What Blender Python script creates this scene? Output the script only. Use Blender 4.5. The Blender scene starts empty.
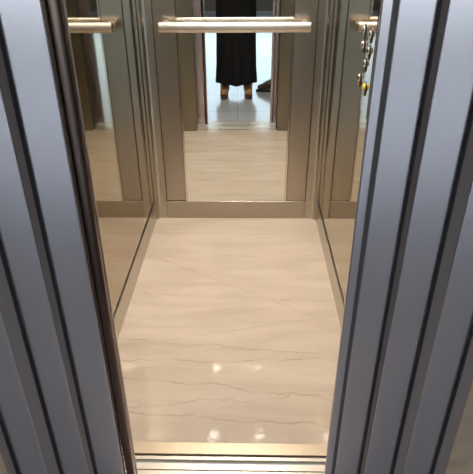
import bpy, bmesh, math, random
from mathutils import Vector, Matrix
random.seed(7)
S = bpy.context.scene
COL = S.collection
SKY = 4.5
CARW = 7.2

# ------------------------------------------------------------------ helpers
def NB():
    return bmesh.new()

def add_box(bm, x0, x1, y0, y1, z0, z1, bev=0.0, seg=2):
    vs = [bm.verts.new((x, y, z)) for x in (x0, x1) for y in (y0, y1) for z in (z0, z1)]
    F = [(0, 1, 3, 2), (4, 6, 7, 5), (0, 4, 5, 1), (2, 3, 7, 6), (0, 2, 6, 4), (1, 5, 7, 3)]
    fs = [bm.faces.new([vs[i] for i in f]) for f in F]
    bmesh.ops.recalc_face_normals(bm, faces=fs)
    if bev > 0:
        es = list({e for f in fs for e in f.edges})
        bmesh.ops.bevel(bm, geom=es, offset=bev, segments=seg, profile=0.5, affect='EDGES')
    return bm

def add_prism(bm, pts, axis, a0, a1):
    """closed 2-D outline extruded along an axis ('x': pts are (y,z); 'y': (x,z); 'z': (x,y))"""
    def P(p, a):
        return {'x': (a, p[0], p[1]), 'y': (p[0], a, p[1]), 'z': (p[0], p[1], a)}[axis]
    A = [bm.verts.new(P(p, a0)) for p in pts]
    B = [bm.verts.new(P(p, a1)) for p in pts]
    n = len(pts)
    fs = [bm.faces.new(A), bm.faces.new(B[::-1])]
    for i in range(n):
        j = (i + 1) % n
        fs.append(bm.faces.new((A[i], B[i], B[j], A[j])))
    bmesh.ops.recalc_face_normals(bm, faces=fs)
    return bm

def add_lathe(bm, prof, M=Matrix.Identity(4), n=24):
    """prof = [(r, h)...] turned about local z"""
    rings = []
    for r, hh in prof:
        if r < 1e-6:
            rings.append([bm.verts.new(M @ Vector((0, 0, hh)))])
        else:
            rings.append([bm.verts.new(M @ Vector((r * math.cos(2 * math.pi * k / n), r * math.sin(2 * math.pi * k / n), hh))) for k in range(n)])
    fs = []
    for a, b in zip(rings, rings[1:]):
        for k in range(n):
            l = (k + 1) % n
            if len(a) == 1 and len(b) == 1: continue
            if len(a) == 1: fs.append(bm.faces.new((a[0], b[k], b[l])))
            elif len(b) == 1: fs.append(bm.faces.new((a[k], a[l], b[0])))
            else: fs.append(bm.faces.new((a[k], a[l], b[l], b[k])))
    bmesh.ops.recalc_face_normals(bm, faces=fs)
    return bm

def add_sphere(bm, c, r, sc=(1, 1, 1), n=16):
    M = Matrix.Translation(c) @ Matrix.Diagonal((*sc, 1))
    add_lathe(bm, [(r * math.sin(math.pi * i / 10), -r * math.cos(math.pi * i / 10)) for i in range(11)], M, n)

def obj(name, bm, mat, parent=None, smooth=False):
    me = bpy.data.meshes.new(name)
    bm.normal_update()
    bm.to_mesh(me); bm.free()
    o = bpy.data.objects.new(name, me)
    COL.objects.link(o)
    if mat: me.materials.append(mat)
    if smooth:
        me.polygons.foreach_set('use_smooth', [True] * len(me.polygons))
        try: me.set_sharp_from_angle(angle=math.radians(40))
        except Exception: pass
    if parent:
        o.parent = parent
        o.matrix_parent_inverse = Matrix.Translation(parent.location).inverted()
    return o

def tag(o, label, cat, group=None):
    o['label'] = label; o['category'] = cat
    if group: o['group'] = group
    return o

def thing(name, label, cat, loc=(0, 0, 0), group=None):
    o = bpy.data.objects.new(name, None); COL.objects.link(o)
    o.location = loc; o.empty_display_size = 0.05
    return tag(o, label, cat, group)

def struct(name, bm, mat, parent=None, smooth=False):
    o = obj(name, bm, mat, parent, smooth)
    if not parent: o['kind'] = 'structure'
    return o

def dup(root, loc, label=None, group=None):
    r = root.copy(); COL.objects.link(r); r.location = loc
    if label: r['label'] = label
    if group: r['group'] = group
    for ch in list(root.children):
        c = ch.copy(); COL.objects.link(c); c.parent = r
        for g in ch.children:
            d = g.copy(); COL.objects.link(d); d.parent = c
    return r

def skin_mesh(name, nodes, edges, mat, parent, root, sub=2):
    me = bpy.data.meshes.new(name)
    ids = {k: i for i, k in enumerate(nodes)}
    bm = bmesh.new()
    lay = bm.verts.layers.skin.verify()
    V = []
    for k, (p, r) in nodes.items():
        v = bm.verts.new(p)
        v[lay].radius = r if isinstance(r, tuple) else (r, r)
        v[lay].use_root = (k == root)
        V.append(v)
    for a, b in edges:
        bm.edges.new((V[ids[a]], V[ids[b]]))
    bm.to_mesh(me); bm.free()
    o = bpy.data.objects.new(name, me); COL.objects.link(o)
    sm = o.modifiers.new('skin', 'SKIN'); sm.use_smooth_shade = True
    ss = o.modifiers.new('sub', 'SUBSURF'); ss.levels = sub; ss.render_levels = sub
    dg = bpy.context.evaluated_depsgraph_get()
    m2 = bpy.data.meshes.new_from_object(o.evaluated_get(dg))
    o.modifiers.clear(); o.data = m2
    m2.materials.clear(); m2.materials.append(mat)
    m2.polygons.foreach_set('use_smooth', [True] * len(m2.polygons))
    if parent:
        o.parent = parent
        o.matrix_parent_inverse = Matrix.Translation(parent.location).inverted()
    return o

# ------------------------------------------------------------------ materials
def mat(name):
    m = bpy.data.materials.new(name); m.use_nodes = True
    nt = m.node_tree
    b = nt.nodes['Principled BSDF']
    return m, nt, b

def N(nt, t, **kw):
    n = nt.nodes.new(t)
    for k, v in kw.items(): setattr(n, k, v)
    return n

def plain(name, col, rough=0.5, metal=0.0, noise=0.0, scale=20, spec=None):
    m, nt, b = mat(name)
    b.inputs['Roughness'].default_value = rough
    b.inputs['Metallic'].default_value = metal
    if spec is not None: b.inputs['Specular IOR Level'].default_value = spec
    if noise:
        tc = N(nt, 'ShaderNodeTexCoord'); nz = N(nt, 'ShaderNodeTexNoise')
        nz.inputs['Scale'].default_value = scale; nz.inputs['Detail'].default_value = 5
        cr = N(nt, 'ShaderNodeValToRGB')
        cr.color_ramp.elements[0].position = 0.3; cr.color_ramp.elements[1].position = 0.7
        cr.color_ramp.elements[0].color = (*[c * (1 - noise) for c in col], 1)
        cr.color_ramp.elements[1].color = (*[min(1, c * (1 + noise)) for c in col], 1)
        nt.links.new(tc.outputs['Object'], nz.inputs['Vector'])
        nt.links.new(nz.outputs['Fac'], cr.inputs['Fac'])
        nt.links.new(cr.outputs['Color'], b.inputs['Base Color'])
    else:
        b.inputs['Base Color'].default_value = (*col, 1)
    return m

def brushed(name, col, rough, grain=(400, 400, 6), var=0.06, rvar=0.05, metal=1.0):
    """brushed sheet metal: fine streaks along the axis with the small scale"""
    m, nt, b = mat(name)
    b.inputs['Metallic'].default_value = metal
    tc = N(nt, 'ShaderNodeTexCoord'); mp = N(nt, 'ShaderNodeMapping')
    mp.inputs['Scale'].default_value = grain
    nz = N(nt, 'ShaderNodeTexNoise'); nz.inputs['Scale'].default_value = 1.0; nz.inputs['Detail'].default_value = 3
    cr = N(nt, 'ShaderNodeMapRange'); cr.inputs['To Min'].default_value = 1 - var; cr.inputs['To Max'].default_value = 1 + var
    mx = N(nt, 'ShaderNodeMix', data_type='RGBA', blend_type='MULTIPLY'); mx.inputs['Factor'].default_value = 1
    mx.inputs['A'].default_value = (*col, 1)
    rr = N(nt, 'ShaderNodeMapRange'); rr.inputs['To Min'].default_value = rough - rvar; rr.inputs['To Max'].default_value = rough + rvar
    L = nt.links.new
    L(tc.outputs['Object'], mp.inputs['Vector']); L(mp.outputs['Vector'], nz.inputs['Vector'])
    L(nz.outputs['Fac'], cr.inputs['Value']); L(nz.outputs['Fac'], rr.inputs['Value'])
    L(cr.outputs['Result'], mx.inputs['B']); L(mx.outputs['Result'], b.inputs['Base Color'])
    L(rr.outputs['Result'], b.inputs['Roughness'])
    return m

def cream_marble():
    m, nt, b = mat('cream_marble')
    L = nt.links.new
    tc = N(nt, 'ShaderNodeTexCoord'); sep = N(nt, 'ShaderNodeSeparateXYZ')
    L(tc.outputs['Object'], sep.inputs[0])
    X, Y = sep.outputs['X'], sep.outputs['Y']
    def math_(op, a, c, clamp=False):
        n = N(nt, 'ShaderNodeMath', operation=op, use_clamp=clamp)
        for i, v in enumerate((a, c)):
            if v is None: continue
            if isinstance(v, (int, float)): n.inputs[i].default_value = v
            else: L(v, n.inputs[i])
        return n.outputs[0]
    # cloudy base, stretched across the car
    mp = N(nt, 'ShaderNodeMapping'); mp.inputs['Scale'].default_value = (1.6, 7, 1); mp.inputs['Rotation'].default_value = (0, 0, 0.12)
    L(tc.outputs['Object'], mp.inputs['Vector'])
    nz = N(nt, 'ShaderNodeTexNoise'); nz.inputs['Scale'].default_value = 1.3; nz.inputs['Detail'].default_value = 7; nz.inputs['Distortion'].default_value = 0.6
    L(mp.outputs['Vector'], nz.inputs['Vector'])
    cr = N(nt, 'ShaderNodeValToRGB')
    e = cr.color_ramp.elements
    e[0].position = 0.28; e[0].color = (0.56, 0.47, 0.375, 1)
    e[1].position = 0.72; e[1].color = (0.69, 0.60, 0.50, 1)
    L(nz.outputs['Fac'], cr.inputs['Fac'])
    # wobble shared by the veins
    wz = N(nt, 'ShaderNodeTexNoise'); wz.inputs['Scale'].default_value = 6; wz.inputs['Detail'].default_value = 6; wz.inputs['Roughness'].default_value = 0.6
    L(tc.outputs['Object'], wz.inputs['Vector'])
    wob = math_('MULTIPLY', math_('SUBTRACT', wz.outputs['Fac'], 0.5), 0.10)
    fz = N(nt, 'ShaderNodeTexNoise'); fz.inputs['Scale'].default_value = 9; fz.inputs['Detail'].default_value = 2
    L(tc.outputs['Object'], fz.inputs['Vector'])
    fade = math_('MULTIPLY', math_('SUBTRACT', fz.outputs['Fac'], 0.33), 3.5, True)
    total = None
    # (y at x=0, slope, half width, strength, wobble factor)
    for y0, sl, hw, st, wf in VEINS:
        d = math_('SUBTRACT', Y, math_('ADD', math_('MULTIPLY', X, sl), y0))
        d = math_('ABSOLUTE', math_('ADD', d, math_('MULTIPLY', wob, wf)), None)
        v = math_('SUBTRACT', 1.0, math_('DIVIDE', d, hw), True)
        v = math_('MULTIPLY', v, st * 1.15)
        total = v if total is None else math_('MAXIMUM', total, v)
    total = math_('MULTIPLY', total, math_('ADD', math_('MULTIPLY', fade, 0.8), 0.2))
    # faint fine veining everywhere
    mp2 = N(nt, 'ShaderNodeMapping'); mp2.inputs['Scale'].default_value = (1.2, 5, 1); mp2.inputs['Rotation'].default_value = (0, 0, -0.1)
    L(tc.outputs['Object'], mp2.inputs['Vector'])
    n2 = N(nt, 'ShaderNodeTexNoise'); n2.inputs['Scale'].default_value = 2.2; n2.inputs['Detail'].default_value = 8; n2.inputs['Distortion'].default_value = 1.0
    L(mp2.outputs['Vector'], n2.inputs['Vector'])
    fv = math_('SUBTRACT', 1.0, math_('DIVIDE', math_('ABSOLUTE', math_('SUBTRACT', n2.outputs['Fac'], 0.52), None), 0.012), True)
    total = math_('MAXIMUM', total, math_('MULTIPLY', fv, 0.12))
    mx = N(nt, 'ShaderNodeMix', data_type='RGBA')
    L(total, mx.inputs['Factor']); L(cr.outputs['Color'], mx.inputs['A'])
    mx.inputs['B'].default_value = (0.36, 0.25, 0.16, 1)
    L(mx.outputs['Result'], b.inputs['Base Color'])
    b.inputs['Roughness'].default_value = 0.06
    bp = N(nt, 'ShaderNodeBump'); bp.inputs['Strength'].default_value = 0.05; bp.inputs['Distance'].default_value = 0.004
    bz = N(nt, 'ShaderNodeTexNoise'); bz.inputs['Scale'].default_value = 35; bz.inputs['Detail'].default_value = 2
    L(tc.outputs['Object'], bz.inputs['Vector']); L(bz.outputs['Fac'], bp.inputs['Height']); L(bp.outputs['Normal'], b.inputs['Normal'])
    return m

VEINS = [(2.05, -0.62, 0.006, 0.40, 0.35), (1.96, -0.05, 0.005, 0.40, 1.0), (1.62, -0.10, 0.006, 0.5, 1.1),
         (1.545, 0.02, 0.005, 0.45, 1.0), (1.40, -0.12, 0.006, 0.55, 0.9), (1.34, 0.10, 0.005, 0.4, 1.2),
         (1.255, -0.08, 0.006, 0.5, 0.9), (2.32, 0.05, 0.006, 0.35, 1.0), (2.55, -0.03, 0.007, 0.3, 0.9), (1.72, 0.22, 0.005, 0.3, 1.2)]

def tile_floor():
    m, nt, b = mat('polished_lobby_tiles')
    L = nt.links.new
    tc = N(nt, 'ShaderNodeTexCoord')
    br = N(nt, 'ShaderNodeTexBrick'); br.offset = 0.0; br.squash = 1.0
    br.inputs['Scale'].default_value = 1.0; br.inputs['Brick Width'].default_value = 0.6; br.inputs['Row Height'].default_value = 0.6
    br.inputs['Mortar Size'].default_value = 0.004
    br.inputs['Color1'].default_value = (0.58, 0.60, 0.63, 1); br.inputs['Color2'].default_value = (0.55, 0.57, 0.60, 1)
    br.inputs['Mortar'].default_value = (0.32, 0.30, 0.28, 1)
    L(tc.outputs['Object'], br.inputs['Vector'])
    nz = N(nt, 'ShaderNodeTexNoise'); nz.inputs['Scale'].default_value = 4; nz.inputs['Detail'].default_value = 7
    L(tc.outputs['Object'], nz.inputs['Vector'])
    mr = N(nt, 'ShaderNodeMapRange'); mr.inputs['To Min'].default_value = 0.88; mr.inputs['To Max'].default_value = 1.1
    L(nz.outputs['Fac'], mr.inputs['Value'])
    mx = N(nt, 'ShaderNodeMix', data_type='RGBA', blend_type='MULTIPLY'); mx.inputs['Factor'].default_value = 1
    L(br.outputs['Color'], mx.inputs['A']); L(mr.outputs['Result'], mx.inputs['B'])
    L(mx.outputs['Result'], b.inputs['Base Color'])
    b.inputs['Roughness'].default_value = 0.16
    return m

def stone(name, c0, c1, rough):
    m, nt, b = mat(name)
    L = nt.links.new
    tc = N(nt, 'ShaderNodeTexCoord'); nz = N(nt, 'ShaderNodeTexNoise')
    nz.inputs['Scale'].default_value = 7; nz.inputs['Detail'].default_value = 9; nz.inputs['Distortion'].default_value = 1.2
    cr = N(nt, 'ShaderNodeValToRGB'); e = cr.color_ramp.elements
    e[0].position = 0.3; e[0].color = (*c0, 1); e[1].position = 0.7; e[1].color = (*c1, 1)
    L(tc.outputs['Object'], nz.inputs['Vector']); L(nz.outputs['Fac'], cr.inputs['Fac']); L(cr.outputs['Color'], b.inputs['Base Color'])
    b.inputs['Roughness'].default_value = rough
    return m

def window_glass():
    m = bpy.data.materials.new('window_glass'); m.use_nodes = True
    nt = m.node_tree; nt.nodes.clear(); L = nt.links.new
    out = N(nt, 'ShaderNodeOutputMaterial'); mix = N(nt, 'ShaderNodeMixShader'); fr = N(nt, 'ShaderNodeFresnel')
    fr.inputs['IOR'].default_value = 1.3
    t = N(nt, 'ShaderNodeBsdfTransparent'); t.inputs['Color'].default_value = (0.93, 0.97, 0.96, 1)
    g = N(nt, 'ShaderNodeBsdfGlossy'); g.inputs['Roughness'].default_value = 0.02
    L(fr.outputs[0], mix.inputs[0]); L(t.outputs[0], mix.inputs[1]); L(g.outputs[0], mix.inputs[2]); L(mix.outputs[0], out.inputs[0])
    return m

def emit(name, col, st):
    m, nt, b = mat(name)
    b.inputs['Base Color'].default_value = (*col, 1)
    b.inputs['Emission Color'].default_value = (*col, 1); b.inputs['Emission Strength'].default_value = st
    return m

M = {}
M['door'] = brushed('brushed_steel_door', (0.64, 0.55, 0.565), 0.26, (300, 300, 5), .012, .004, .78)
M['edge'] = brushed('dark_bronze_door_edge', (0.15, 0.105, 0.085), 0.30, (200, 200, 4), .02, .02)
M['return'] = plain('dark_bronze_return', (0.30, 0.235, 0.225), 0.5, 0.2)
M['joint_grey'] = plain('dark_grey_joint', (0.10, 0.088, 0.09), 0.5, 0.2)
M['jamb'] = brushed('brushed_steel_jamb', (0.64, 0.55, 0.565), 0.26, (300, 300, 5), .012, .004, .78)
M['panel'] = brushed('brushed_bronze_steel', (0.46, 0.415, 0.345), 0.30, (350, 350, 5), .02, .02)
M['stile'] = plain('satin_bronze_strip', (0.53, 0.49, 0.42), 0.28, 1.0)
M['bronze_mirror'] = plain('bronze_mirror_steel', (0.42, 0.355, 0.26), 0.035, 1.0)
M['mirror'] = plain('silvered_mirror', (0.86, 0.88, 0.86), 0.008, 1.0)
M['chrome'] = plain('polished_mirror_edge', (0.80, 0.74, 0.62), 0.15, 1.0)
M['rail'] = brushed('satin_steel_rail', (0.76, 0.70, 0.63), 0.40, (5, 300, 300), 0.02)
M['sill'] = brushed('aluminium_sill', (0.70, 0.64, 0.55), 0.33, (5, 500, 500), 0.03, .03, .5)
M['sill_warm'] = brushed('warm_aluminium_sill', (0.56, 0.47, 0.34), 0.36, (40, 8, 300), 0.10, .05, .6)  # aluminium plate, its warm reflection put into the base colour
M['front'] = brushed('dark_bronze_steel', (0.34, 0.30, 0.235), 0.30, (350, 350, 5), .02, .02)
M['joint_brown'] = plain('brown_shadow_joint', (0.10, 0.085, 0.065), 0.6)
M['dark'] = plain('black_joint', (0.015, 0.013, 0.012), 0.7)
M['rubber'] = plain('black_rubber', (0.03, 0.027, 0.025), 0.5, 0, 0.2)
M['marble'] = cream_marble()
M['tiles'] = tile_floor()
M['stone'] = stone('brown_stone', (0.42, 0.27, 0.18), (0.58, 0.41, 0.29), 0.35)
M['white_wall'] = plain('painted_plaster', (0.66, 0.64, 0.60), 0.8, 0, 0.03, 30)
M['sillwall'] = stone('beige_stone_band', (0.34, 0.26, 0.18), (0.42, 0.33, 0.24), 0.4)
M['concrete'] = plain('shaft_concrete', (0.16, 0.155, 0.15), 0.9, 0, 0.15, 8)
M['paving'] = plain('outdoor_paving', (0.42, 0.40, 0.37), 0.8, 0, 0.1, 6)
M['carceil'] = brushed('car_ceiling_steel', (0.55, 0.50, 0.43), 0.4, (5, 300, 300))
M['glass'] = window_glass()
M['frame'] = plain('white_window_frame', (0.75, 0.75, 0.75), 0.4, 0, 0.02)
M['lamp'] = emit('lamp_diffuser', (1.0, 0.90, 0.75), 30.0)
M['btn'] = plain('button_steel', (0.85, 0.82, 0.76), 0.2, 1.0)
M['collar'] = plain('button_collar', (0.10, 0.085, 0.075), 0.35, 0.6)
M['yellow'] = plain('yellow_button', (0.80, 0.62, 0.06), 0.25)
M['orange'] = plain('orange_mark', (0.75, 0.28, 0.08), 0.4)
M['green'] = plain('green_mark', (0.30, 0.45, 0.08), 0.4)
M['skin'] = plain('skin', (0.55, 0.34, 0.24), 0.5, 0, 0.06, 40)
M['black_cloth'] = plain('black_cloth', (0.014, 0.013, 0.013), 0.9, 0, 0.25, 80, 0.2)
M['hair'] = plain('dark_hair', (0.03, 0.02, 0.015), 0.5, 0, 0.3, 60)
M['tan'] = plain('tan_suede', (0.50, 0.28, 0.13), 0.8, 0, 0.1, 60)
M['tan_sole'] = plain('dark_boot_sole', (0.10, 0.06, 0.04), 0.7, 0, 0.1, 60)
M['brown'] = plain('brown_leather', (0.075, 0.030, 0.022), 0.38, 0, 0.2, 30)
M['lace'] = plain('dark_lace', (0.02, 0.012, 0.01), 0.7, 0, 0.1, 90)
M['phone'] = plain('phone_case', (0.03, 0.03, 0.035), 0.3, 0, 0.05)
M['eye'] = plain('eye_white', (0.8, 0.78, 0.75), 0.25, 0, 0.02)

# ------------------------------------------------------------------ dimensions (metres)
YB = 2.74          # mirror plane on the back wall
XW = 0.472         # side wall mirror planes
XF = 0.4665        # face of the side skirtings
ZS = 0.113         # skirting height
HC = 2.25          # car ceiling
YF = 1.158         # where the marble ends
LX = 0.004         # the landing entrance is this far off the car's centre line

# ------------------------------------------------------------------ the car
bm = NB()
r = 0.03
def corner(cx, cy, a0):
    return [(cx + r * math.cos(a0 + i * math.pi / 16), cy + r * math.sin(a0 + i * math.pi / 16)) for i in range(9)]
pts = [(-XF, YF), (XF, YF)] + corner(XF - r, YB - r, 0) + corner(-XF + r, YB - r, math.pi / 2)
add_prism(bm, pts, 'z', -0.03, 0.0)
struct('floor', bm, M['marble'])

# side walls: bronze mirror sheet on a carcass, dark shadow joint over the skirting
for s, nm in ((-1, 'left'), (1, 'right')):
    w = struct('wall_' + nm, add_box(NB(), min(s * (XW + .001), s * (XW + .02)), max(s * (XW + .001), s * (XW + .02)), YF + .004, YB + .02, -0.03, HC), M['joint_brown'])
    struct('mirror_sheet', add_box(NB(), min(s * XW, s * (XW + .001)), max(s * XW, s * (XW + .001)), YF + .004, YB, ZS + .004, HC), M['bronze_mirror'], w)
    b2 = NB()
    add_box(b2, min(s * XF, s * (XW + .001)), max(s * XF, s * (XW + .001)), YF + .004, YB - r, 0.0, ZS, 0.0015, 1)
    struct('baseboard_' + nm, b2, M['stile'])

# back wall: carcass with panels, stiles and bottom rail
w = struct('wall_back', add_box(NB(), -XW - .02, XW + .02, YB + .006, YB + .03, -0.03, HC), M['joint_brown'])
for s in (-1, 1):
    def sx(a, b): return (min(s * a, s * b), max(s * a, s * b))
    struct('panel', add_box(NB(), *sx(.2905, .3985), YB - .002, YB + .006, ZS + .0015, HC, .0012, 1), M['panel'], w)
    # stile with a rounded shoulder towards the corner
    b3 = NB()
    prof = [(s * .4025, YB + .005), (s * .4025, YB - .003), (s * .404, YB - .0045), (s * .437, YB - .0045), (s * .445, YB - .007), (s * .4525, YB - .016), (s * .456, YB - .026), (s * .4700, YB - .026), (s * .4700, YB + .005)]
    add_prism(b3, prof, 'z', 0.0, HC)
    struct('corner_stile', b3, M['stile'], w)
struct('baseboard_back', add_box(NB(), -.4015, .4015, YB - .0035, YB + .006, 0.0, ZS - .003, .0012, 1), M['panel'])

# car ceiling, front returns and header
struct('ceiling', add_box(NB(), -XW - .02, XW + .02, YF - .03, YB + .03, HC, HC + .03), M['carceil'])
for s, nm in ((-1, 'front_left'), (1, 'front_right')):
    struct('wall_' + nm, add_box(NB(), min(s * .338, s * (XW + .02)), max(s * .338, s * (XW + .02)), YF - .018, YF + .004, -.03, HC, .002, 1), M['front'])
struct('wall_front_header', add_box(NB(), -.338, .338, YF - .018, YF + .004, 2.06, HC), M['panel'])

# wall mirror
t = thing('wall_mirror', 'tall clear mirror in the middle of the elevator back wall, behind the handrail', 'mirror', (0, YB, ZS))
bm = add_box(NB(), -.2785, .2785, -.0005, .0030, ZS, 2.2)       # hung a touch out of true
bmesh.ops.transform(bm, matrix=Matrix.Translation((0, YB, 0)) @ Matrix.Rotation(.008, 4, 'Z'), verts=bm.verts)
obj('glass', bm, M['mirror'], t)
for s in (-1, 1):
    obj('edge_strip', add_box(NB(), min(s * .279, s * .289), max(s * .279, s * .289), YB - .005, YB + .006, ZS, 2.2, .0015, 2), M['chrome'], t)
obj('top_strip', add_box(NB(), -.279, .279, YB - .004, YB + .006, 2.2, 2.21, .001, 1), M['chrome'], t)

# handrail
RY, RZ = YB - .082, 1.066
t = thing('handrail', 'satin steel handrail tube running across the mirror on the back wall', 'handrail', (0, YB, RZ))
bm = NB()
R90 = Matrix.Translation((-.362, RY, RZ)) @ Matrix.Rotation(math.pi / 2, 4, 'Y') @ Matrix.Diagonal((1.15, 0.85, 1, 1))
add_lathe(bm, [(0, 0), (.019, 0), (.021, .002), (.021, .722), (.019, .724), (0, .724)], R90, 32)
obj('rail', bm, M['rail'], t, True)
for s in (-1, 1):
    bm = NB()
    Mx = Matrix.Translation((s * .338, YB - .0022, RZ)) @ Matrix.Rotation(math.pi / 2, 4, 'X')
    add_lathe(bm, [(0, 0), (.0225, 0), (.0225, .004), (.010, .006), (.010, .075), (0, .075)], Mx, 20)
    obj('bracket', bm, M['rail'], t, True)

# control panel on the right wall
t = thing('control_panel', 'elevator button panel on the right wall, with steel push buttons and one yellow button', 'control panel', (XW, 1.92, 1.08))
obj('plate', add_box(NB(), XW - .0025, XW + .0004, 1.765, 2.0, .90, 1.42, .001, 1), M['bronze_mirror'], t)
cx0 = XW - .0025
LB = [(1.972, 1.171, 0), (1.862, 1.172, 0), (1.962, 1.122, 0), (1.866, 1.120, 0), (1.900, 1.072, 0), (1.966, 1.008, 1), (1.864, 1.000, 2)]
for yy, zz, k in LB:
    yy -= .036; zz -= .008
    bm = NB()
    Mx = Matrix.Translation((cx0, yy, zz - .006)) @ Matrix.Rotation(-math.pi / 2, 4, 'Y') @ Matrix.Diagonal((1.5, 1, 1, 1))
    add_lathe(bm, [(0, 0), (.0165, 0), (.0165, .002), (.0150, .003), (0, .003)], Mx, 24)
    c = obj('button', bm, M['collar'], t, True)
    bm = NB()
    Mx = Matrix.Translation((cx0 - .003, yy, zz)) @ Matrix.Rotation(-math.pi / 2, 4, 'Y')
    add_lathe(bm, [(.0125, 0), (.0125, .003), (.011, .0055), (.006, .0075), (0, .008)], Mx, 24)
    cap = obj('button_cap', bm, M['yellow'] if k == 2 else M['btn'], c, True)
    if k == 2: cap['label'] = 'yellow button cap'
    bm = NB()
    Mx = Matrix.Translation((cx0 - .003, yy, zz - .0215)) @ Matrix.Rotation(-math.pi / 2, 4, 'Y')
    add_lathe(bm, [(.006, 0), (.006, .001), (.004, .002), (0, .0025)], Mx, 16)
    obj('indicator', bm, M['orange'] if k == 1 else M['green'] if k == 2 else M['btn'], c, True)

# four recessed downlights in the car ceiling
lamps = [(-.205, 1.62, 'recessed ceiling downlight in the elevator car, front left'), (.18, 1.62, 'recessed ceiling downlight in the elevator car, front right'),
         (-.205, 2.46, 'recessed ceiling downlight in the elevator car, back left'), (.18, 2.46, 'recessed ceiling downlight in the elevator car, back right')]
proto = None
for x, y, lb in lamps:
    if proto is None:
        proto = thing('ceiling_light', lb, 'ceiling light', (x, y, HC), 'downlights in the elevator ceiling')
        obj('trim_ring', add_lathe(NB(), [(.036, .0), (.036, -.004), (.050, -.004), (.052, -.002), (.052, 0)], Matrix.Translation((x, y, HC)), 28), M['btn'], proto, True)
        obj('lens', add_lathe(NB(), [(0, -.002), (.036, -.002)], Matrix.Translation((x, y, HC)), 28), M['lamp'], proto)
    else:
        dup(proto, (x, y, HC), lb)
    la = bpy.data.lights.new('downlight', 'AREA'); la.shape = 'DISK'; la.size = .07; la.energy = CARW; la.color = (1, .905, .81)
    la.spread = math.radians(150)
    lo = bpy.data.objects.new('downlight', la); lo.location = (x, y, HC - .006); COL.objects.link(lo)

# ------------------------------------------------------------------ sills
t = thing('car_sill', 'pale metal sill strip at the elevator car floor edge', 'door sill', (0, 1.12, 0))
obj('plate', add_box(NB(), -.52, .52, 1.113, YF, -.03, .0015, .001, 1), M['sill_warm'], t)
obj('front_lip', add_box(NB(), -.52, .52, 1.092, 1.1055, -.03, .001, .0008, 1), M['sill'], t)
obj('guide_groove', add_box(NB(), -.52, .52, 1.1055, 1.113, -.03, -.012), M['dark'], t)
t = thing('landing_sill', 'grooved metal door sill of the landing side in front of the shaft gap', 'door sill', (0, .98, 0))
ys = [(.885, .933), (.939, .956), (.962, 1.0535), (1.0565, 1.079)]
for i, (a, c) in enumerate(ys):
    obj('sill_bar', add_box(NB(), -.9, .9, a, c, -.03, .0005, .0008, 1), M['sill'], t)
obj('groove_bed', add_box(NB(), -.9, .9, .885, 1.079, -.034, -.030), M['dark'], t)

# ------------------------------------------------------------------ doors
def door(label, x_edge, side, y0, y1, width, m, grv=None, nose=.0025, z0=.004, guide=None, ret=None):
    """one sliding panel: its leading edge at x_edge, running away to `side`"""
    x1 = x_edge + side * width
    t = thing('elevator_door', label, 'elevator door', ((x_edge + x1) / 2, (y0 + y1) / 2, z0))
    if grv:
        g0, g1 = x_edge + side * grv[0], x_edge + side * grv[1]
        obj('leading_strip', add_box(NB(), min(x_edge, g0), max(x_edge, g0), y0, y1, z0, 2.08, nose, 3), m, t)
        obj('joint', add_box(NB(), min(g0, g1), max(g0, g1), y0 + .004, y1, z0, 2.08), M['joint_grey'], t)
        obj('panel', add_box(NB(), min(g1, x1), max(g1, x1), y0, y1, z0, 2.08, nose, 3), m, t)
    else:
        obj('panel', add_box(NB(), min(x_edge, x1), max(x_edge, x1), y0, y1, z0, 2.08, nose, 3), m, t)
    if ret is not None:      # slanted dark nosing along the leading edge
        obj('edge_strip', add_prism(NB(), [(ret + side * .0020, y1), (x_edge - side * .0005, y0 + .0012), (x_edge - side * .0005, y1)], 'z', z0, 2.08), M['return'], t)
        obj('gap_shade', add_box(NB(), min(ret, ret + side * .0042), max(ret, ret + side * .0042), y1 - .004, y1 - .0003, z0, 2.08), M['dark'], t)  # black strip painting the shade in the gap behind this panel
    gy = guide
    xa = x_edge + side * .06
    obj('guide_shoe', add_box(NB(), min(xa, xa + side * .12), max(xa, xa + side * .12), gy - .002, gy + .002, -.013 if gy > 1.09 else -.02, z0 + .002), M['rubber'], t)
    return t

# landing doors: two telescoping panels each side
ld = door('innermost brushed steel door panel on the left, with a dark rounded edge beside the opening', -.2795, -1, .950, .968, .45, M['door'], guide=.959)
obj('edge_profile', add_box(NB(), -.2815, -.2570, .9705, 1.000, .004, 2.08, .007, 4), M['edge'], ld, True)['label'] = 'dark rounded door edge'
obj('highlight_lip', add_box(NB(), -.2625, -.2555, .9945, 1.0035, .004, 2.08, .002, 3), M['door'], ld)['label'] = 'added steel lip for the highlight along the dark door edge'  # added strip that stands in for the highlight on the rounded edge
door('second brushed steel door panel on the left, between the innermost panel and the jamb', -.371, -1, .928, .945, .45, M['door'], guide=.936, ret=-.3561)
door('innermost brushed steel door panel on the right, with a dark joint near its edge', .2872, 1, .950, .961, .45, M['door'], grv=(.020, .0280), guide=.959)
door('second brushed steel door panel on the right, between the jointed panel and the jamb', .390, 1, .928, .945, .45, M['door'], guide=.936, ret=.379)
# car doors, one step further in
door('dark bronze car door edge just behind the left steel panels', -.336, -1, 1.090, 1.132, .20, M['edge'], nose=.009, guide=1.109)
door('thin dark car door edge just behind the right steel panels', .329, 1, 1.090, 1.132, .18, M['edge'], nose=.009, guide=1.109)

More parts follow.
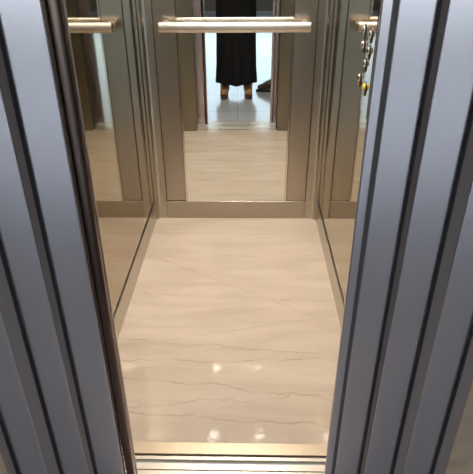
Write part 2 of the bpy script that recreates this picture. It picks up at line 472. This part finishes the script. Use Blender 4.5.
# jambs, lintel, stone wall around the entrance
JW = {'trim_1': (-.4724, -1, -.4419), 'trim_2': (.4839, 1, .4604)}
for nm, (xe, sd, xi) in JW.items():
    tr_ = struct(nm, add_box(NB(), min(xe, xe + sd * .5), max(xe, xe + sd * .5), .905, .923, 0, 2.12, .0025, 3), M['jamb'])
    struct('gap_shade', add_box(NB(), min(xi, xi + sd * .005), max(xi, xi + sd * .005), .919, .9227, 0, 2.12), M['dark'], tr_)  # black strip in place of the gap's shade beside the jamb
    struct('edge_strip', add_prism(NB(), [(xi + sd * .0025, .923), (xe - sd * .0005, .9062), (xe - sd * .0005, .923)], 'z', 0, 2.12), M['return'], tr_)
struct('trim_3', add_box(NB(), -.98, .99, .905, 1.05, 2.12, 2.7), M['jamb'])
for nm, xe, sd, xi, xo in (('wall_entrance_left', -.565, -1, -.547, -5.0), ('wall_entrance_right', .580, 1, .5545, 5.0)):
    we = struct(nm, add_box(NB(), min(xe, xo), max(xe, xo), .882, .900, 0, 2.7, .002, 2), M['stone'])
    struct('gap_shade', add_box(NB(), min(xi, xi + sd * .005), max(xi, xi + sd * .005), .896, .8997, 0, 2.2), M['dark'], we)  # shade of the gap at the wall edge, drawn as a black strip
    struct('edge_strip', add_prism(NB(), [(xi + sd * .0025, .900), (xe - sd * .0005, .8832), (xe - sd * .0005, .900)], 'z', 0, 2.2), M['return'], we)
struct('wall_entrance_top', add_box(NB(), -.565, .580, .882, .900, 2.2, 2.7), M['stone'])

# lift shaft around the car
sh = NB()
add_box(sh, -1.2, -1.1, .924, 3.1, -.4, 2.7); 
struct('wall_shaft_left', sh, M['concrete'])
struct('wall_shaft_right', add_box(NB(), 1.1, 1.2, .924, 3.1, -.4, 2.7), M['concrete'])
struct('wall_shaft_back', add_box(NB(), -1.1, 1.1, 3.0, 3.1, -.4, 2.7), M['concrete'])
struct('ceiling', add_box(NB(), -1.2, 1.2, .924, 3.1, 2.7, 2.8), M['concrete'])
struct('floor', add_box(NB(), -1.2, 1.2, .924, 3.1, -.5, -.4), M['concrete'])

# ------------------------------------------------------------------ the landing behind the camera
X0, X1, Y0 = -5.0, 5.0, -6.4
struct('floor', add_box(NB(), X0 - .2, X1 + .2, Y0 - .2, .8845, -.05, 0), M['tiles'])
struct('ceiling', add_box(NB(), X0 - .2, X1 + .2, Y0 - .2, .904, 2.7, 2.8), M['white_wall'])
struct('wall_landing_left', add_box(NB(), X0 - .2, X0, Y0 - .2, .904, 0, 2.7), M['white_wall'])
struct('wall_landing_right', add_box(NB(), X1, X1 + .2, Y0 - .2, .904, 0, 2.7), M['white_wall'])
WX0, WX1, WZ0, WZ1 = -4.8, 4.8, .32, 2.6
bm = NB()
add_box(bm, X0, X1, Y0 - .2, Y0, 0.0, WZ0 - .03)
struct('wall_landing_back', bm, M['sillwall'])
b4 = NB()
add_box(b4, X0, WX0, Y0 - .2, Y0, WZ0, 2.7); add_box(b4, WX1, X1, Y0 - .2, Y0, WZ0, 2.7); add_box(b4, WX0, WX1, Y0 - .2, Y0, WZ1, 2.7)
struct('wall_landing_window', b4, M['white_wall'])
struct('baseboard_landing', add_box(NB(), X0, X1, Y0, Y0 + .015, 0, .055), M['frame'])
w = bpy.data.objects.new('window_1', None); COL.objects.link(w); w.location = (0, Y0 - .1, WZ0); w['kind'] = 'structure'
fr = NB()
for x in [WX0 + k * (WX1 - WX0 - .05) / 5 for k in range(6)]: add_box(fr, x, x + .05, Y0 - .13, Y0 - .07, WZ0, WZ1)
for z in (WZ0, WZ1 - .05): add_box(fr, WX0, WX1, Y0 - .129, Y0 - .071, z, z + .05)
struct('window_frame', fr, M['frame'], w)
struct('pane', add_box(NB(), WX0 + .02, WX1 - .02, Y0 - .103, Y0 - .097, WZ0 + .02, WZ1 - .02), M['glass'], w)
struct('window_sill', add_box(NB(), X0, X1, Y0 - .2, Y0 + .02, WZ0 - .03, WZ0, .004, 2), M['frame'], w)
struct('floor', add_box(NB(), -14, 14, -30, Y0 - .2, -.15, -.05), M['paving'])

# ------------------------------------------------------------------ the photographer, seen in the mirror
PX = -.012
CAMX = .0676
p = thing('person', 'person in black top, long black skirt and tan boots, reflected in the mirror', 'person', (PX, 0, 0))
def P(x, y, z): return (PX + x, y, z)
nodes = {'pel': (P(0, -.13, .93), (.145, .105)), 'wai': (P(0, -.15, 1.06), (.125, .095)), 'che': (P(0, -.185, 1.24), (.150, .105)), 'sho': (P(0, -.195, 1.37), (.12, .085)),
         'nek': (P(0, -.185, 1.46), .056), 'ne2': (P(0, -.178, 1.50), .054), 'he1': (P(0, -.160, 1.565), (.068, .078)), 'he2': (P(0, -.165, 1.65), (.076, .090)), 'he3': (P(0, -.175, 1.71), (.055, .07))}
edges = [('pel', 'wai'), ('wai', 'che'), ('che', 'sho'), ('sho', 'nek'), ('nek', 'ne2'), ('ne2', 'he1'), ('he1', 'he2'), ('he2', 'he3')]
hand_at = {1: Vector((CAMX + .090, -.050, 1.400)), -1: Vector((CAMX - .090, -.050, 1.400))}
for s, q in ((-1, 'l'), (1, 'r')):
    hp = hand_at[s]
    nodes[q + 'sh'] = (P(s * .165, -.195, 1.365), .055); nodes[q + 'el'] = (P(s * .235, -.16, 1.10), .042)
    nodes[q + 'wr'] = (tuple(hp + Vector((s * .035, -.030, -.075))), .026); nodes[q + 'pa'] = (tuple(hp + Vector((s * .014, -.018, -.020))), (.034, .020))
    edges += [('sho', q + 'sh'), (q + 'sh', q + 'el'), (q + 'el', q + 'wr'), (q + 'wr', q + 'pa')]
    for fi in range(4):                                   # fingers wrap the back of the phone
        zz = .030 - .022 * fi
        ln = (.9, 1.0, .95, .78)[fi]
        base = hp + Vector((s * .016, -.008, zz * .8 + .004))
        k1 = base + Vector((s * .012, .020 * ln, .004)); k2 = k1 + Vector((-s * .022 * ln, .012, .002)); k3 = k2 + Vector((-s * .022 * ln, -.002, 0))
        for j, (pt, rr) in enumerate(((base, .0095), (k1, .0088), (k2, .0080), (k3, .0070))):
            nodes[f'{q}f{fi}{j}'] = (tuple(pt), rr)
        edges += [(q + 'pa', f'{q}f{fi}0')] + [(f'{q}f{fi}{j}', f'{q}f{fi}{j+1}') for j in range(3)]
    for j, (v, rr) in enumerate((((-.004, -.024, .004), .011), ((-.020, -.030, .026), .0095), ((-.036, -.026, .042), .008))):
        nodes[f'{q}t{j}'] = (tuple(hp + Vector((s * -v[0] if j == 0 else s * v[0], v[1], v[2]))), rr)
    edges += [(q + 'pa', q + 't0'), (q + 't0', q + 't1'), (q + 't1', q + 't2')]
    nodes[q + 'hi'] = (P(s * .095, -.125, .86), .088); nodes[q + 'kn'] = (P(s * .105, -.06, .49), .056)
    nodes[q + 'an'] = (P(s * .115, -.03, .11), .036); nodes[q + 'to'] = (P(s * .125, .10, .045), (.036, .024))
    edges += [('pel', q + 'hi'), (q + 'hi', q + 'kn'), (q + 'kn', q + 'an'), (q + 'an', q + 'to')]
body = skin_mesh('body', nodes, edges, M['skin'], p, 'pel', 2)
bm = NB()
add_lathe(bm, [(0, .024), (.008, .016), (.014, .0), (.010, -.004), (0, -.004)], Matrix.Translation(P(0, -.085, 1.605)), 10)
obj('nose', bm, M['skin'], p, True)
for s in (-1, 1):
    bm = NB(); add_sphere(bm, P(s * .030, -.092, 1.640), .0115); ey = obj('eye', bm, M['eye'], p, True)
    bm = NB(); add_sphere(bm, P(s * .030, -.0825, 1.640), .0052, (1, .6, 1)); obj('iris', bm, M['hair'], ey, True)
    bm = NB(); add_sphere(bm, P(s * .074, -.165, 1.625), .028, (.35, .7, 1)); obj('ear', bm, M['skin'], p, True)
bm = NB(); add_sphere(bm, P(0, -.088, 1.575), .020, (1.1, .4, .35)); obj('mouth', bm, plain('lips', (.40, .17, .14), .5, 0, .05), p, True)
bm = NB()
add_sphere(bm, P(0, -.195, 1.675), .1, (.88, 1.0, .92), 24)
add_sphere(bm, P(0, -.225, 1.60), .085, (.95, .8, 1.1), 24)
obj('hair', bm, M['hair'], p, True)
tn = {k: (nodes[k][0], tuple(a + .018 for a in nodes[k][1]) if isinstance(nodes[k][1], tuple) else nodes[k][1] + .018) for k in ('pel', 'wai', 'che', 'sho', 'lsh', 'rsh', 'lel', 'rel')}
tn['nek'] = (P(0, -.188, 1.465), .078); tn['sho'] = (P(0, -.195, 1.385), (.155, .105))
te = [('pel', 'wai'), ('wai', 'che'), ('che', 'sho'), ('sho', 'nek')]
for s, q in ((-1, 'l'), (1, 'r')):
    a, c = Vector(nodes[q + 'el'][0]), Vector(nodes[q + 'wr'][0])
    tn[q + 'cu'] = (tuple(a.lerp(c, .9)), .040); te += [('sho', q + 'sh'), (q + 'sh', q + 'el'), (q + 'el', q + 'cu')]
skin_mesh('jacket', tn, te, M['black_cloth'], p, 'pel', 2)
bm = NB()
rings = []
for z, rx, ry, yc, fl in ((1.08, .150, .118, -.150, 0), (.98, .185, .150, -.135, .0), (.86, .198, .172, -.125, .004), (.6, .190, .180, -.09, .010), (.3, .190, .190, -.055, .016), (.13, .196, .200, -.035, .022)):
    rings.append([bm.verts.new(P((rx + fl * math.sin(9 * a)) * math.cos(a), yc + (ry + fl * math.sin(9 * a)) * math.sin(a), z)) for a in [2 * math.pi * k / 72 for k in range(72)]])
for A, B in zip(rings, rings[1:]):
    for k in range(72):
        bm.faces.new((A[k], B[k], B[(k + 1) % 72], A[(k + 1) % 72]))
sk = obj('skirt', bm, M['black_cloth'], p, True)
for s in (-1, 1):
    c = PX + s * .118
    bt = skin_mesh('boot', {'a': ((c, -.035, .20), .052), 'b': ((c, -.035, .11), .050), 'h': ((c, -.055, .055), .044), 'm': ((c + s * .004, .045, .060), (.044, .045)), 't': ((c + s * .010, .135, .045), (.042, .032))},
                   [('a', 'b'), ('b', 'h'), ('b', 'm'), ('m', 't')], M['tan'], p, 'b', 2)
    so = []
    for i in range(28):
        a = 2 * math.pi * i / 28
        wv = .040 + .008 * max(0, math.sin(a))
        so.append((c + s * .006 + wv * math.cos(a), .045 + .145 * math.sin(a)))
    obj('sole', add_prism(NB(), so, 'z', 0, .022), M['tan_sole'], bt)

# camera rotation, needed for the phone too
pitch, yaw, roll = 0.5230, -0.0242, -0.0065
d = Vector((math.sin(yaw) * math.cos(pitch), math.cos(yaw) * math.cos(pitch), -math.sin(pitch)))
rt = Vector((math.cos(yaw), -math.sin(yaw), 0)); up = rt.cross(d)
rt2 = math.cos(roll) * rt + math.sin(roll) * up; up2 = -math.sin(roll) * rt + math.cos(roll) * up
CR = Matrix((rt2, up2, -d)).transposed()
C0 = Vector((CAMX, 0, 1.45))
ph = thing('phone', 'black phone held up in both hands of the person outside the elevator', 'phone', C0)
def phone_part(name, x0, x1, y0, y1, z0, z1, m, bev):
    b = add_box(NB(), x0, x1, y0, y1, z0, z1, bev, 3)
    for v in b.verts: v.co = C0 + CR @ v.co
    return obj(name, b, m, ph)
phone_part('case', -.074, .074, -.045, .030, .008, .017, M['phone'], .003)
phone_part('screen', -.070, .070, -.041, .026, .0165, .0178, M['phone'], .0004)
phone_part('camera_bump', -.014, .014, -.014, .014, .0055, .009, M['phone'], .001)

# the brown shoe on the landing beside the person
t = thing('shoe', 'dark brown leather shoe on the landing floor, at the right edge of the mirror', 'shoe', (.30, -.13, 0))
sy = -.13
up_ = skin_mesh('upper', {'t': ((.207, sy, .040), (.032, .024)), 'm': ((.285, sy, .058), (.040, .036)), 'b': ((.345, sy, .080), (.042, .045)), 'h': ((.415, sy, .055), (.038, .036)), 'c': ((.385, sy, .120), (.040, .030))},
                [('t', 'm'), ('m', 'b'), ('b', 'h'), ('b', 'c')], M['brown'], t, 'b', 2)
so = []
for i in range(28):
    a = 2 * math.pi * i / 28
    so.append((.322 + .128 * math.cos(a), sy + (.038 - .006 * math.cos(a)) * math.sin(a)))
obj('sole', add_prism(NB(), so, 'z', 0, .022), M['lace'], t)
for i in range(4):
    bm = NB()
    add_lathe(bm, [(0, -.030), (.0035, -.028), (.0035, .028), (0, .030)], Matrix.Translation((.285 + .02 * i, sy, .098 + .011 * i)) @ Matrix.Rotation(math.pi / 2, 4, 'X'), 8)
    obj('lace', bm, M['lace'], t, True)

# ------------------------------------------------------------------ sky, camera, colour
wd = bpy.data.worlds.new('World'); S.world = wd; wd.use_nodes = True
nt = wd.node_tree; bg = nt.nodes['Background']
tc = N(nt, 'ShaderNodeTexCoord'); sp = N(nt, 'ShaderNodeSeparateXYZ'); cr = N(nt, 'ShaderNodeValToRGB')
nt.links.new(tc.outputs['Generated'], sp.inputs[0]); nt.links.new(sp.outputs['Z'], cr.inputs['Fac']); nt.links.new(cr.outputs['Color'], bg.inputs['Color'])
e = cr.color_ramp.elements
e[0].position = 0.0; e[0].color = (0.80, 0.90, 1.0, 1); e[1].position = 0.6; e[1].color = (0.62, 0.76, 1.0, 1)
bg.inputs['Strength'].default_value = SKY
pl = bpy.data.lights.new('window_portal', 'AREA'); pl.shape = 'RECTANGLE'; pl.size = WX1 - WX0; pl.size_y = WZ1 - WZ0
pl.cycles.is_portal = True
po = bpy.data.objects.new('window_portal', pl); COL.objects.link(po)
po.location = ((WX0 + WX1) / 2, Y0 - .16, (WZ0 + WZ1) / 2); po.rotation_euler = (math.pi / 2, 0, 0)

cam = bpy.data.cameras.new('camera'); cam.sensor_fit = 'HORIZONTAL'; cam.sensor_width = 36; cam.lens = 36 * 525.72 / 473
cam.clip_start = 0.004; cam.clip_end = 100
co = bpy.data.objects.new('camera', cam); COL.objects.link(co)
co.matrix_world = Matrix.Translation(C0) @ CR.to_4x4()
S.camera = co
S.view_settings.view_transform = 'Standard'; S.view_settings.look = 'None'; S.view_settings.gamma = 1
S.view_settings.use_curve_mapping = False
S.view_settings.exposure = 0.0
S.cycles.max_bounces = 16; S.cycles.glossy_bounces = 10; S.cycles.diffuse_bounces = 6; S.cycles.transparent_max_bounces = 12
